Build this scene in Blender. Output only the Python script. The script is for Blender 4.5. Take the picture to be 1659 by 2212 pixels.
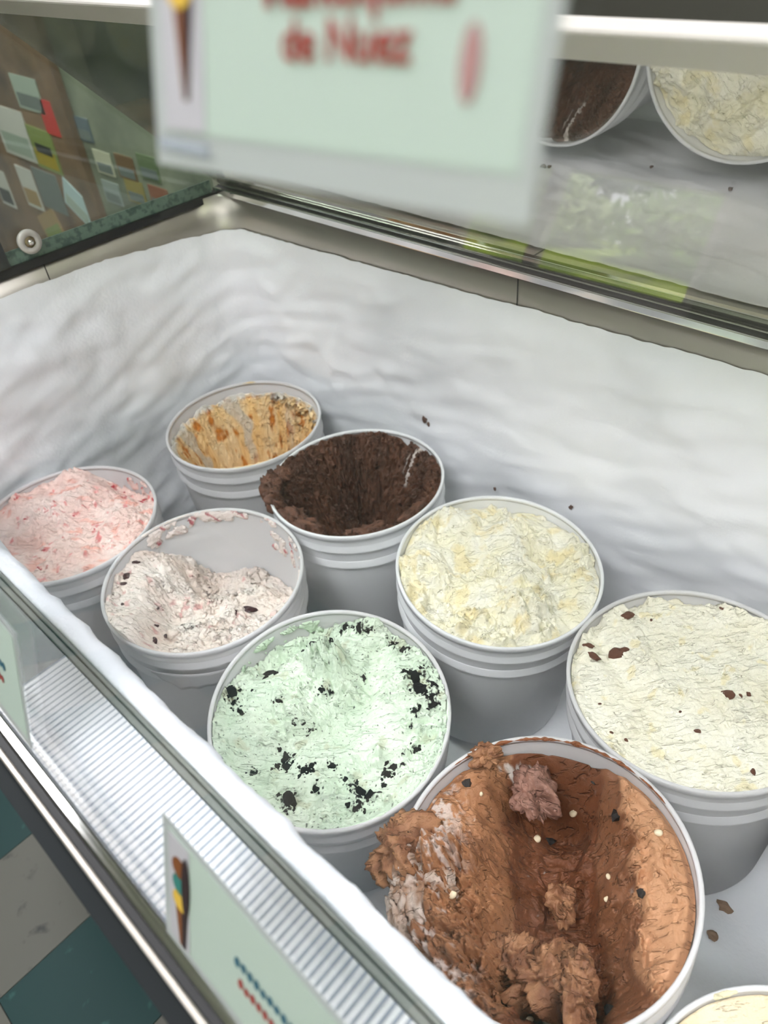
import bpy, bmesh, math, random
import numpy as np
from mathutils import Vector, Matrix
random.seed(7)
for o in list(bpy.data.objects): bpy.data.objects.remove(o, do_unlink=True)
S = bpy.context.scene
COL = S.collection
R_ = math.radians
CAMZ = 1.35                      # lens height above the shop floor; x runs along the freezer, y across it

# ------------------------------------------------------------------ camera
cam = bpy.data.cameras.new('camera'); camo = bpy.data.objects.new('camera', cam); COL.objects.link(camo)
right = Vector((0.73226, 0.67612, -0.08155)); up = Vector((-0.40168, 0.52549, 0.75001)); fwd = Vector((-0.54995, 0.51644, -0.65638))
m = Matrix((right, up, -fwd)).transposed().to_4x4(); m.translation = (0, 0, CAMZ); camo.matrix_world = m
cam.sensor_fit = 'VERTICAL'; cam.sensor_height = 36; cam.sensor_width = 27; cam.lens = 1550 / 2212 * 36
cam.clip_start = 0.01; cam.clip_end = 200
cam.dof.use_dof = True; cam.dof.focus_distance = 0.68; cam.dof.aperture_fstop = cam.lens / 3.8
S.camera = camo
# ------------------------------------------------------------------ world, sun, exposure
W = bpy.data.worlds.new('world'); S.world = W; W.use_nodes = True
bg = W.node_tree.nodes['Background']; bg.inputs[0].default_value = (0.94, 0.94, 1.0, 1); bg.inputs[1].default_value = 2.8
sun = bpy.data.lights.new('sun', 'SUN'); sun.energy = 14.0; sun.angle = R_(1.0); sun.color = (1, .95, .85)
suno = bpy.data.objects.new('sun_offscreen', sun); COL.objects.link(suno)
suno.rotation_euler = Vector((-0.25, -0.75, -0.95)).to_track_quat('-Z', 'Y').to_euler()
S.view_settings.view_transform = 'Standard'; S.view_settings.look = 'None'; S.view_settings.gamma = 1.0
S.cycles.max_bounces = 6; S.cycles.diffuse_bounces = 4; S.cycles.glossy_bounces = 4; S.cycles.transparent_max_bounces = 10
S.view_settings.use_curve_mapping = False; S.view_settings.exposure = 0.50
LAMP = 16.0                      # radiance of the ceiling lamps' diffusers

# ------------------------------------------------------------------ helpers
def lin(r, g, b):
    f = lambda c: c / 12.92 if c <= .04045 else ((c + .055) / 1.055) ** 2.4
    return (f(r / 255), f(g / 255), f(b / 255))
def nd(nt, t, **kw):
    n = nt.nodes.new(t)
    for k, v in kw.items(): setattr(n, k, v)
    return n
def mat(name, col, rough=.5, metal=0., bump=None, var=None, spec=.5, coat=0., sss=0., trans=0., vcol=False, stretch=None, emit=0., crack=None, tcol=None):
    """principled material; bump = [(scale, strength, distance)], var = (scale, colour2, low, high)"""
    M_ = bpy.data.materials.new(name); M_.use_nodes = True; nt = M_.node_tree; p = nt.nodes['Principled BSDF']
    p.inputs['Base Color'].default_value = (*col, 1); p.inputs['Roughness'].default_value = rough; p.inputs['Metallic'].default_value = metal
    p.inputs['Specular IOR Level'].default_value = spec; p.inputs['Coat Weight'].default_value = coat
    tc = nd(nt, 'ShaderNodeTexCoord'); vec = tc.outputs['Object']
    if stretch:
        mp = nd(nt, 'ShaderNodeMapping'); mp.inputs['Scale'].default_value = stretch; nt.links.new(vec, mp.inputs['Vector']); vec = mp.outputs[0]
    src = None
    if vcol:
        at = nd(nt, 'ShaderNodeAttribute', attribute_name='Col'); src = at.outputs['Color']; nt.links.new(src, p.inputs['Base Color'])
    if var:
        sc, c2, lo, hi = var
        nz = nd(nt, 'ShaderNodeTexNoise'); nz.inputs['Scale'].default_value = sc; nz.inputs['Detail'].default_value = 4; nt.links.new(vec, nz.inputs['Vector'])
        rp = nd(nt, 'ShaderNodeMapRange'); rp.inputs['From Min'].default_value = lo; rp.inputs['From Max'].default_value = hi; nt.links.new(nz.outputs[0], rp.inputs['Value'])
        mx = nd(nt, 'ShaderNodeMix', data_type='RGBA'); nt.links.new(rp.outputs[0], mx.inputs[0])
        if src: nt.links.new(src, mx.inputs[6])
        else: mx.inputs[6].default_value = (*col, 1)
        mx.inputs[7].default_value = (*c2, 1); nt.links.new(mx.outputs[2], p.inputs['Base Color'])
    last = None
    for (cx, cy, cz), lo, hi, st, di in (crack or []):      # torn hair-line furrows
        mp = nd(nt, 'ShaderNodeMapping'); mp.inputs['Scale'].default_value = (cx, cy, cz); nt.links.new(tc.outputs['Object'], mp.inputs['Vector'])
        nz = nd(nt, 'ShaderNodeTexNoise'); nz.inputs['Scale'].default_value = 1; nz.inputs['Detail'].default_value = 2; nz.inputs['Distortion'].default_value = .7; nt.links.new(mp.outputs[0], nz.inputs['Vector'])
        rp = nd(nt, 'ShaderNodeMapRange'); rp.inputs['From Min'].default_value = lo; rp.inputs['From Max'].default_value = hi; nt.links.new(nz.outputs[0], rp.inputs['Value'])
        b = nd(nt, 'ShaderNodeBump', invert=True); b.inputs['Strength'].default_value = st; b.inputs['Distance'].default_value = di; nt.links.new(rp.outputs[0], b.inputs['Height'])
        if last: nt.links.new(last.outputs[0], b.inputs['Normal'])
        last = b
    for sc, st, di in (bump or []):
        nz = nd(nt, 'ShaderNodeTexNoise'); nz.inputs['Scale'].default_value = sc; nz.inputs['Detail'].default_value = 2; nt.links.new(vec, nz.inputs['Vector'])
        b = nd(nt, 'ShaderNodeBump'); b.inputs['Strength'].default_value = st; b.inputs['Distance'].default_value = di; nt.links.new(nz.outputs[0], b.inputs['Height'])
        if last: nt.links.new(last.outputs[0], b.inputs['Normal'])
        last = b
    if last: nt.links.new(last.outputs[0], p.inputs['Normal'])
    if sss:
        p.inputs['Subsurface Weight'].default_value = sss; p.inputs['Subsurface Radius'].default_value = (1, .8, .6); p.inputs['Subsurface Scale'].default_value = .004
    if emit:
        p.inputs['Emission Color'].default_value = (*col, 1); p.inputs['Emission Strength'].default_value = emit
    if trans:                     # thin milky plastic: part of the light goes through as diffuse light
        tr = nd(nt, 'ShaderNodeBsdfTranslucent'); tr.inputs[0].default_value = (*(tcol or col), 1); ms = nd(nt, 'ShaderNodeMixShader'); ms.inputs[0].default_value = trans
        nt.links.new(p.outputs[0], ms.inputs[1]); nt.links.new(tr.outputs[0], ms.inputs[2]); nt.links.new(ms.outputs[0], nt.nodes['Material Output'].inputs[0])
    return M_
def glassmat(name, tint, ior=1.5, rough=.0, haze=0.0):
    M_ = bpy.data.materials.new(name); M_.use_nodes = True; nt = M_.node_tree; nt.nodes.remove(nt.nodes['Principled BSDF'])
    t = nd(nt, 'ShaderNodeBsdfTransparent'); t.inputs[0].default_value = (*tint, 1)
    g = nd(nt, 'ShaderNodeBsdfGlossy'); g.inputs['Roughness'].default_value = rough; g.inputs[0].default_value = (1, 1, 1, 1)
    ge = nd(nt, 'ShaderNodeNewGeometry'); dt = nd(nt, 'ShaderNodeVectorMath', operation='DOT_PRODUCT'); nt.links.new(ge.outputs['Incoming'], dt.inputs[0]); nt.links.new(ge.outputs['Normal'], dt.inputs[1])
    def mth(op, a, b):
        q = nd(nt, 'ShaderNodeMath', operation=op)
        for i, v in enumerate((a, b)):
            if v is None: continue
            if isinstance(v, (int, float)): q.inputs[i].default_value = v
            else: nt.links.new(v, q.inputs[i])
        return q.outputs[0]
    f0 = ((ior - 1) / (ior + 1)) ** 2          # reflection of both faces of a pane by angle (Schlick), same from inside and outside
    pw = mth('POWER', mth('SUBTRACT', 1.0, mth('ABSOLUTE', dt.outputs['Value'], None)), 5.0)
    fr = mth('ADD', mth('MULTIPLY', pw, 1 - f0), f0)
    ms = nd(nt, 'ShaderNodeMixShader'); nt.links.new(fr, ms.inputs[0]); nt.links.new(t.outputs[0], ms.inputs[1]); nt.links.new(g.outputs[0], ms.inputs[2])
    nt.links.new(ms.outputs[0], nt.nodes['Material Output'].inputs[0]); return M_
def mirrormat(name, refl, rc, tc):
    M_ = bpy.data.materials.new(name); M_.use_nodes = True; nt = M_.node_tree; nt.nodes.remove(nt.nodes['Principled BSDF'])
    t = nd(nt, 'ShaderNodeBsdfTransparent'); t.inputs[0].default_value = (*tc, 1); g = nd(nt, 'ShaderNodeBsdfGlossy'); g.inputs['Roughness'].default_value = .012; g.inputs[0].default_value = (*rc, 1)
    ms = nd(nt, 'ShaderNodeMixShader'); ms.inputs[0].default_value = refl; nt.links.new(t.outputs[0], ms.inputs[1]); nt.links.new(g.outputs[0], ms.inputs[2]); nt.links.new(ms.outputs[0], nt.nodes['Material Output'].inputs[0]); return M_
def link(name, me, m=None, parent=None, smooth=False):
    o = bpy.data.objects.new(name, me); COL.objects.link(o)
    if m is not None and not me.materials: me.materials.append(m)
    if parent is not None: o.parent = parent
    if smooth:
        me.polygons.foreach_set('use_smooth', np.ones(len(me.polygons), bool))
    return o
def empty(name, loc=(0, 0, 0), rot=None):
    o = bpy.data.objects.new(name, None); COL.objects.link(o); o.empty_display_size = .05; o.location = loc
    if rot: o.rotation_euler = rot
    return o
def tag(o, label=None, cat=None, group=None, kind=None):
    for k, v in (('label', label), ('category', cat), ('group', group), ('kind', kind)):
        if v: o[k] = v
    return o
def mesh(name, V, F):
    me = bpy.data.meshes.new(name); me.from_pydata([tuple(v) for v in V], [], [tuple(f) for f in F]); me.update(); return me
def npmesh(name, V, Q, col=None):
    """fast mesh from numpy vertices and quads; optional per-vertex colour"""
    me = bpy.data.meshes.new(name); V = np.asarray(V, np.float32); Q = np.asarray(Q, np.int32)
    me.vertices.add(len(V)); me.vertices.foreach_set('co', V.ravel())
    me.loops.add(Q.size); me.loops.foreach_set('vertex_index', Q.ravel())
    me.polygons.add(len(Q)); me.polygons.foreach_set('loop_start', np.arange(0, Q.size, Q.shape[1], dtype=np.int32))
    me.update(calc_edges=True)
    if col is not None:
        at = me.color_attributes.new('Col', 'FLOAT_COLOR', 'POINT')
        at.data.foreach_set('color', np.concatenate([col, np.ones((len(V), 1))], 1).astype(np.float32).ravel())
    return me
def grid(nu, nv, closed_u=False):
    i, j = np.meshgrid(np.arange(nu if closed_u else nu - 1), np.arange(nv - 1), indexing='ij')
    a = i * nv + j; b = ((i + 1) % nu) * nv + j
    return np.stack([a, b, b + 1, a + 1], -1).reshape(-1, 4)
def boxmesh(x0, x1, y0, y1, z0, z1, bev=0.):
    bm = bmesh.new(); bmesh.ops.create_cube(bm, size=1)
    for v in bm.verts: v.co = Vector(((x0 + x1) / 2 + v.co.x * (x1 - x0), (y0 + y1) / 2 + v.co.y * (y1 - y0), (z0 + z1) / 2 + v.co.z * (z1 - z0)))
    if bev: bmesh.ops.bevel(bm, geom=list(bm.edges), offset=bev, segments=2, profile=.5, affect='EDGES')
    me = bpy.data.meshes.new('box'); bm.to_mesh(me); bm.free(); return me
def box(name, ext, m, parent=None, bev=0.): return link(name, boxmesh(*ext, bev=bev), m, parent)
def extrude_x(name, prof, x0, x1, m, parent=None):
    """prism along x from a closed (y, z) profile"""
    n = len(prof); V = [(x, y, z) for x in (x0, x1) for y, z in prof]
    F = [(i, (i + 1) % n, n + (i + 1) % n, n + i) for i in range(n)] + [tuple(range(n))[::-1], tuple(range(n, 2 * n))]
    me = mesh(name, V, F); bm = bmesh.new(); bm.from_mesh(me); bmesh.ops.recalc_face_normals(bm, faces=bm.faces); bm.to_mesh(me); bm.free()
    return link(name, me, m, parent)
def lathe(name, prof, m, parent=None, n=96, closed=True):
    P = np.array(prof); k = len(P); t = np.linspace(0, 2 * np.pi, n, endpoint=False)
    V = np.stack([np.outer(np.cos(t), P[:, 0]), np.outer(np.sin(t), P[:, 0]), np.tile(P[:, 1], (n, 1))], -1).reshape(-1, 3)
    Q = grid(n, k, True)
    if closed:
        i = np.arange(n); j = (i + 1) % n
        Q = np.concatenate([Q, np.stack([i * k + k - 1, j * k + k - 1, j * k, i * k], -1)])
    o = link(name, npmesh(name, V, Q), m, parent, smooth=True)
    return o
# numpy noise
rng = np.random.default_rng(11)
PERM = rng.permutation(1024); GR = rng.normal(size=(1024, 2)); GR /= np.linalg.norm(GR, axis=1)[:, None]
def perlin(x, y, seed=0):
    xi = np.floor(x).astype(int); yi = np.floor(y).astype(int); xf = x - xi; yf = y - yi
    def g(a, b):
        h = PERM[(PERM[(xi + a + seed * 57) % 1024] + yi + b) % 1024]; v = GR[h]; return v[..., 0] * (xf - a) + v[..., 1] * (yf - b)
    f = lambda t: t * t * t * (t * (t * 6 - 15) + 10)
    u, v = f(xf), f(yf)
    return ((g(0, 0) * (1 - u) + g(1, 0) * u) * (1 - v) + (g(0, 1) * (1 - u) + g(1, 1) * u) * v) * 1.5
def fbm(x, y, sc, oct=4, seed=0, gain=.5):
    s = 0; a = 1; k = sc
    for i in range(oct): s = s + a * perlin(x * k + 13.7 * i, y * k - 7.1 * i, seed + i); a *= gain; k *= 2.03
    return s
def ridged(x, y, sc, oct=3, seed=0):
    s = 0; a = 1; k = sc
    for i in range(oct): s = s + a * (1 - np.abs(perlin(x * k + 3.3 * i, y * k, seed + i)) * 2); a *= .5; k *= 2.1
    return s / 1.75
def sm(a, b, x): t = np.clip((x - a) / (b - a), 0, 1); return t * t * (3 - 2 * t)
def G(x, y, cx, cy, sx, sy=None, ang=0.):
    sy = sy or sx; c, s = math.cos(ang), math.sin(ang); dx = (x - cx) * c + (y - cy) * s; dy = -(x - cx) * s + (y - cy) * c
    return np.exp(-(dx / sx) ** 2 - (dy / sy) ** 2)
def mixc(c1, c2, t):
    t = np.clip(t, 0, 1)[..., None]; return np.asarray(c1) * (1 - t) + np.asarray(c2) * t

# ------------------------------------------------------------------ materials of the place
M_wall = mat('wall_paint', lin(150, 150, 138), .8, bump=[(60, .1, .002)])
M_dark = mat('dark_olive_paint', lin(80, 78, 68), .7)
M_ceil = mat('ceiling_paint', lin(225, 225, 220), .9)
M_grout = mat('floor_base', lin(40, 44, 42), .7)
M_tile_teal = mat('teal_tile', lin(18, 54, 52), .5, spec=.3, var=(26, lin(40, 84, 78), .64, .74), bump=[(30, .05, .001)])
M_tile_grey = mat('grey_tile', lin(92, 92, 84), .5, spec=.3, var=(22, lin(54, 56, 54), .6, .74), bump=[(30, .05, .001)])
M_liner = mat('frosted_liner', lin(247, 248, 251), .62, bump=[(26, .25, .006), (220, .35, .0012)], var=(5, lin(228, 231, 234), .45, .75), sss=.0)
M_frost = mat('frost', lin(240, 243, 250), .7, bump=[(180, .5, .002)])
M_steel = mat('brushed_steel', (.54, .505, .45), .42, 1., bump=[(40, .06, .001)], var=(7, (.46, .43, .38), .4, .7))
M_chrome = mat('chrome', (.80, .80, .78), .10, 1.)
M_alu = mat('white_aluminium', lin(196, 190, 184), .35, bump=[(80, .05, .001)])
M_black = mat('black_gloss', lin(9, 20, 22), .18, coat=.3)
M_rubber = mat('black_rubber', lin(14, 15, 16), .5)
M_gasket = mat('grey_gasket', lin(120, 124, 118), .5)
M_rim_reflection = mat('green_rim_reflection', lin(96, 118, 104), .3, var=(120, lin(62, 84, 74), .45, .6))
M_rib = mat('ribbed_white_plastic', lin(246, 247, 250), .2, coat=.4)
M_groove_shade = mat('rib_groove_shade', lin(150, 158, 170), .4)  # grey puts the shade of the grooves between the ribs into the colour
M_body = mat('black_body', lin(4, 13, 15), .5, spec=.2)
M_mirror = mirrormat('half_mirror', .54, (.86, .84, .80), (.80, .82, .78))
M_endglass = glassmat('end_glass_green', (.86, .93, .88), 1.55)
M_frontglass = glassmat('front_glass', (.985, .992, .988), 1.5)
M_rib_tub = None
BX0, BX1 = -1.0, 0.78            # inside ends of the freezer
ZT = CAMZ - .38                  # top of the white liner
ZF = CAMZ - .867                 # freezer floor
YB, YF = .665, .066              # back and front inside walls

# ------------------------------------------------------------------ shop shell
def struct(name, me, m): return tag(link(name, me, m), kind='structure')
XL, XR, YO, YI, HC = -3.4, 2.6, -2.0, 2.7, 2.75
fl = struct('floor', boxmesh(XL, XR, YO, YI, -.06, -.004), M_grout)
TS = .228
tmt = {}
for key, mm in (('t', M_tile_teal), ('g', M_tile_grey)):
    me = boxmesh(-TS / 2 + .0006, TS / 2 - .0006, -TS / 2 + .0006, TS / 2 - .0006, -.004, 0, bev=.0006); me.materials.append(mm); tmt[key] = me
for i in range(-11, 13):
    for j in range(-9, 1):
        if i + j * 0 < -11 or not (-.806 + TS * i > XL and -.806 + TS * (i + 1) < XR): continue
        t = link('floor_tile', tmt['t' if (i + j) % 2 == 0 else 'g'], None, fl)
        t.location = (-.806 + TS * (i + .5), -.018 - TS * .5 + TS * j, 0)
struct('ceiling', boxmesh(XL, XR, YO, YI, HC, HC + .1), M_ceil)
struct('wall_left', boxmesh(XL - .1, XL, YO - .12, YI + .1, -.06, HC), M_dark)
struct('wall_right', boxmesh(XR, XR + .1, YO - .12, YI + .1, -.06, HC), M_wall)
struct('wall_back', boxmesh(XL, XR, YI, YI + .1, -.06, HC), M_dark)
# street side: a wide shop window between sill, head and end piers
def wall_with_holes(name, holes):
    bmw = bmesh.new(); xs_ = [XL] + [v for h_ in holes for v in h_[:2]] + [XR]
    for i in range(0, len(xs_), 2): bmw.from_mesh(boxmesh(xs_[i], xs_[i + 1], YO - .12, YO, -.06, HC))
    for x0, x1, z0, z1 in holes:
        bmw.from_mesh(boxmesh(x0, x1, YO - .12, YO, -.06, z0)); bmw.from_mesh(boxmesh(x0, x1, YO - .12, YO, z1, HC))
    mw = bpy.data.meshes.new(name); bmw.to_mesh(mw); bmw.free(); return struct(name, mw, M_wall)
HOLES = ((-1.66, -.73, 1.47, 1.86), (.15, 2.2, .40, 2.55))
wall_with_holes('wall_front', HOLES)
for i, (x0, x1, z0, z1) in enumerate(HOLES):
    win = tag(empty('window_%d' % (i + 1), (0, YO, 0)), kind='structure')
    for x in (x0 + .02, (x0 + x1) / 2 + (-.12 if i == 0 else 0), x1 - .02): box('window_post', (x - .02, x + .02, -.08, -.03, z0, z1), M_alu, win)
    for z in (z0 + .02, z1 - .02): box('window_rail', (x0, x1, -.079, -.031, z - .02, z + .02), M_alu, win)
    xm = (x0 + x1) / 2 + (-.12 if i == 0 else 0)
    for a, b in ((x0 + .04, xm - .02), (xm + .02, x1 - .04)): box('window_pane', (a, b, -.058, -.052, z0 + .04, z1 - .04), M_frontglass, win)
# ceiling lamps; the window-side panel is an added light to brighten the freezer
M_lampglow = mat('lamp_diffuser', (.97, .96, 1), .5, emit=LAMP)
for x, y, lab in ((-2.2, .25, 'ceiling lamp panel in front of the notice board'), (.75, .75, 'ceiling lamp panel between the freezer and the right wall'), (-.2, -.7, 'added light panel on the window side, brightening the freezer')):
    r = tag(empty('ceiling_lamp_offscreen', (x, y, HC)), lab, 'lamp', 'ceiling lamp panels')
    bmf = bmesh.new()
    for ext in ((-.62, .62, -.32, -.30, -.05, 0), (-.62, .62, .30, .32, -.05, 0), (-.62, -.60, -.30, .30, -.05, 0), (.60, .62, -.30, .30, -.05, 0)):
        bmf.from_mesh(boxmesh(*ext))
    mf = bpy.data.meshes.new('lamp_frame'); bmf.to_mesh(mf); bmf.free(); link('lamp_frame', mf, M_alu, r)
    link('lamp_diffuser_offscreen', boxmesh(-.60, .60, -.30, .30, -.03, -.024), M_lampglow, r)

# ------------------------------------------------------------------ outdoors, seen in the glass
M_grass = mat('lawn', lin(132, 152, 52), .9, var=(1.6, lin(84, 104, 44), .45, .6))
M_asph = mat('asphalt', lin(70, 70, 72), .9, bump=[(60, .3, .004)])
tag(link('pavement', boxmesh(-26, 16, -3.5, YO - .12, -.16, -.1), M_asph), kind='structure')
BANK = ([-40, -12, -8.5, -6, -3.5], [3.4, 3.2, 2.55, 1.85, -.1])
def bank_z(y): return float(np.interp(y, *BANK))
xs = np.linspace(-26, 16, 60); ys = np.linspace(-40, -3.5, 74); X, Y = np.meshgrid(xs, ys, indexing='ij')
tag(link('lawn', npmesh('lawn', np.stack([X, Y, np.interp(Y, *BANK) + .06 * fbm(X, Y, .3, 3, 4)], -1).reshape(-1, 3), grid(60, 74)), M_grass, smooth=True), kind='structure')
M_leafs = [mat('leaf_%d' % i, lin(*c), .5, trans=.3) for i, c in enumerate(((120, 150, 70), (168, 184, 130), (92, 122, 60)))]
M_bark = mat('bark', lin(70, 58, 46), .9, bump=[(20, .5, .02)])
def leafblob(n, rx, ry, rz, ls, seed):
    r = np.random.default_rng(seed); d = r.normal(size=(n, 3)); d /= np.linalg.norm(d, axis=1)[:, None]
    c = d * (r.random((n, 1)) ** .45) * np.array([rx, ry, rz]) * (1 + .25 * np.sin(d[:, :1] * 5 + seed) * np.cos(d[:, 1:2] * 4))
    a = r.normal(size=(n, 3)); a /= np.linalg.norm(a, axis=1)[:, None]; b = np.cross(a, r.normal(size=(n, 3))); b /= np.linalg.norm(b, axis=1)[:, None]
    l = ls * (.6 + .8 * r.random((n, 1)))
    V = np.stack([c - a * l, c + b * l * .45, c + a * l, c - b * l * .45], 1).reshape(-1, 3)
    return npmesh('foliage', V, np.arange(n * 4).reshape(-1, 4))
for i, (x, y, rx, rz, mi, lab) in enumerate(((-6.6, -8.0, .8, .50, 1, 'large pale shrub standing beside the dark trunk outside'), (-4.7, -7.8, .8, .45, 1, 'pale shrub in the middle of the row outside'), (-2.9, -7.7, .75, .42, 0, 'green shrub next to the pale ones outside'), (-1.2, -7.8, .75, .40, 2, 'dark green shrub at the end of the row outside'))):
    r = tag(empty('shrub', (x, y, bank_z(y) - .05)), lab, 'shrub', 'shrubs on the lawn outside')
    o = link('foliage', leafblob(2600, rx, rx, rz, .075, i), M_leafs[mi], r); o.location = (0, 0, rz * .95)
for i, (x, y, h, lab) in enumerate(((-9.2, -14.0, 1.6, 'tree with a dark trunk behind the shrubs outside'), (-15.5, -18.0, 2.2, 'tall tree far back on the lawn outside'), (-4.4, -14.5, 1.7, 'wide tree behind the green shrub outside'), (-10.6, -21.0, 3.6, 'tallest tree at the top of the bank outside'), (-4.6, -21.5, 3.4, 'rear tree behind the wide tree outside'))):
    r = tag(empty('tree', (x, y, bank_z(y) - .05)), lab, 'tree', 'trees on the lawn outside')
    lathe('trunk', [(.0, 0), (.22, 0), (.15, h * .4), (.11, h), (0, h)], M_bark, r, n=12, closed=False)
    o = link('crown', leafblob(9000, 2.25, 2.25, 1.7, .14, 20 + i), M_leafs[(2, 0, 0, 2, 2)[i]], r); o.location = (0, 0, h + .9)

# ------------------------------------------------------------------ the freezer
FZ = tag(empty('display_freezer', (0, 0, 0)), 'white frosted ice cream display freezer with steel rim and leaning glass', 'freezer')
def plan_path(off, rad, step):
    """rounded rectangle round the inside of the freezer, offset outwards; starts right of the back wall's middle"""
    x0, x1, y0, y1 = BX0 - off, BX1 + off, YF - off, YB + off
    pts = []
    def line(a, b):
        n = max(2, int(math.hypot(b[0] - a[0], b[1] - a[1]) / step))
        for i in range(n): pts.append((a[0] + (b[0] - a[0]) * i / n, a[1] + (b[1] - a[1]) * i / n))
    def arc(cx, cy, a0, a1, n=10):
        for i in range(n): t = R_(a0 + (a1 - a0) * i / n); pts.append((cx + rad * math.cos(t), cy + rad * math.sin(t)))
    line((x1 - rad, y1), (x0 + rad, y1)); arc(x0 + rad, y1 - rad, 90, 180)
    line((x0, y1 - rad), (x0, y0 + rad)); arc(x0 + rad, y0 + rad, 180, 270)
    line((x0 + rad, y0), (x1 - rad, y0)); arc(x1 - rad, y0 + rad, 270, 360)
    line((x1, y0 + rad), (x1, y1 - rad)); arc(x1 - rad, y1 - rad, 0, 90)
    return np.array(pts)
def inward(P):
    t = np.roll(P, -1, 0) - np.roll(P, 1, 0); t /= np.linalg.norm(t, axis=1)[:, None]; return np.stack([-t[:, 1], t[:, 0]], 1)
P = plan_path(0, .055, .008); N2 = inward(P); s = np.arange(len(P)) * .008
nz_ = 64; zz = np.linspace(0, 1, nz_)
SS, ZZ = np.meshgrid(s, zz * .487, indexing='ij')
fr = .0062 * np.clip(fbm(SS, ZZ, 7, 4, 3) + .35, 0, 2) + .0028 * fbm(SS * .5 + ZZ, ZZ, 34, 3, 9) + .0014 * ridged(SS + ZZ * .6, ZZ * 2 - SS, 12, 3, 4)
fr *= np.where(P[:, 1] < YF + .03, .2, 1.)[:, None] * sm(1.0, .93, zz)[None, :]                      # the crust thins out at the top edge
edge = np.where(P[:, 1] > YB - .06, np.interp(P[:, 0], [BX0, -.80, -.17, BX1], [-.389, -.388, -.379, -.378]), np.where(P[:, 0] < BX0 + .06, np.interp(P[:, 1], [.3, .45, .605], [-.3675, -.370, -.388]), -.384))
top = CAMZ + edge + .0016 * fbm(s, s * 0, 60, 3, 5) + .0030 * np.clip(fbm(s, s * 0 + 3, 11, 2, 8), 0, 1) * (P[:, 1] > .1)
Xw = P[:, None, 0] + N2[:, None, 0] * fr; Yw = P[:, None, 1] + N2[:, None, 1] * fr
Zw = ZF + (top[:, None] - ZF) * zz[None, :]
Vw = np.stack([Xw, Yw, Zw], -1).reshape(-1, 3)
liner = link('liner_wall', npmesh('liner_wall', Vw, grid(len(P), nz_, True)[:, ::-1]), M_liner, FZ, True)
xs = np.linspace(BX0 - .01, BX1 + .01, 220); ys = np.linspace(YF - .01, YB + .01, 76); X, Y = np.meshgrid(xs, ys, indexing='ij')
link('liner_floor', npmesh('liner_floor', np.stack([X, Y, ZF - .002 + .0015 * fbm(X, Y, 20, 3, 2) + 0 * X], -1).reshape(-1, 3), grid(220, 76)), M_liner, FZ, True)
# steel collar above the liner
def sheet(name, P, z0, z1, th, m):
    z1 = np.broadcast_to(z1, (len(P),))
    N = inward(np.concatenate([P, P[-1:]]))[:len(P)]; N[0] = N[1]; N[-1] = N[-2]
    A = np.concatenate([P, np.full((len(P), 1), z0)], 1); B = np.concatenate([P, z1[:, None]], 1)
    O = np.concatenate([P - N * th, z1[:, None]], 1)
    V = np.stack([A, B, O], 1).reshape(-1, 3)
    return link(name, npmesh(name, V, grid(len(P), 3)[:, ::-1]), m, FZ, False)
path_bl = plan_path(.003, .058, .02)
stop = int(np.argmax(path_bl[:, 1] < YF + .03)); keep = path_bl[:stop]      # back run, left corner, left run
SL = .0138                        # the back rail drops a little towards the right
ctop = CAMZ + np.where(keep[:, 1] > YB - .06, -.3385 - SL * (keep[:, 0] - BX0), np.interp(keep[:, 1], [.1, .3, .61], [-.346, -.3440, -.3380]))
col_o = sheet('steel_collar', keep, CAMZ - .396, ctop, .012, M_steel)
def droop(o, base=Matrix()):
    o.matrix_local = Matrix.Translation((BX0, 0, CAMZ - .336)) @ Matrix.Rotation(SL, 4, 'Y') @ Matrix.Translation((-BX0, 0, -CAMZ + .336)) @ base; return o
box('steel_seam', (-.4463, -.4455, YB + .0015, YB + .0031, CAMZ - .389, CAMZ - .346), M_rubber, FZ)
box('steel_seam', (BX0 - .0031, BX0 - .0015, .3645, .3655, CAMZ - .389, CAMZ - .346), M_rubber, FZ)
# door track on top of the back collar: black base with bright strips
droop(box('track_base', (BX0 - .01, BX1, YB - .004, YB + .03, CAMZ - .3385, CAMZ - .331), M_rubber, FZ))
for y0, y1, z1 in ((YB - .0085, YB - .003, CAMZ - .3295), (YB + .002, YB + .0065, CAMZ - .3270)):
    droop(box('track_strip', (BX0 - .006, BX1, y0, y1, CAMZ - .3385, z1), M_chrome, FZ, bev=.0012))
# leaning mirrored rear lid and its top bar
TL = R_(45.6); dv = Vector((0, -math.sin(TL), math.cos(TL))); nv_ = Vector((0, math.cos(TL), math.sin(TL)))
def lean(name, x0, x1, s0, s1, t0, t1, base, d, n, m, bev=0.):
    """slab in a leaning plane: s along the slope, t along its normal"""
    o = link(name, boxmesh(x0, x1, s0, s1, t0, t1, bev=bev), m, FZ)
    o.matrix_local = Matrix(((1, 0, 0, 0), (0, d.y, n.y, base[1]), (0, d.z, n.z, base[2]), (0, 0, 0, 1))); return o
mb = (0, YB + .004, CAMZ - .329)
LIDM = Matrix(((1, 0, 0, 0), (0, dv.y, nv_.y, mb[1]), (0, dv.z, nv_.z, mb[2]), (0, 0, 0, 1)))
droop(lean('mirror_lid', BX0 + .003, BX1, 0, .372, 0, .004, mb, dv, nv_, M_mirror), LIDM)
droop(lean('lid_bar', BX0 + .003, BX1, .3725, .396, -.003, .0065, mb, dv, nv_, M_alu, .002), LIDM)
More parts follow.
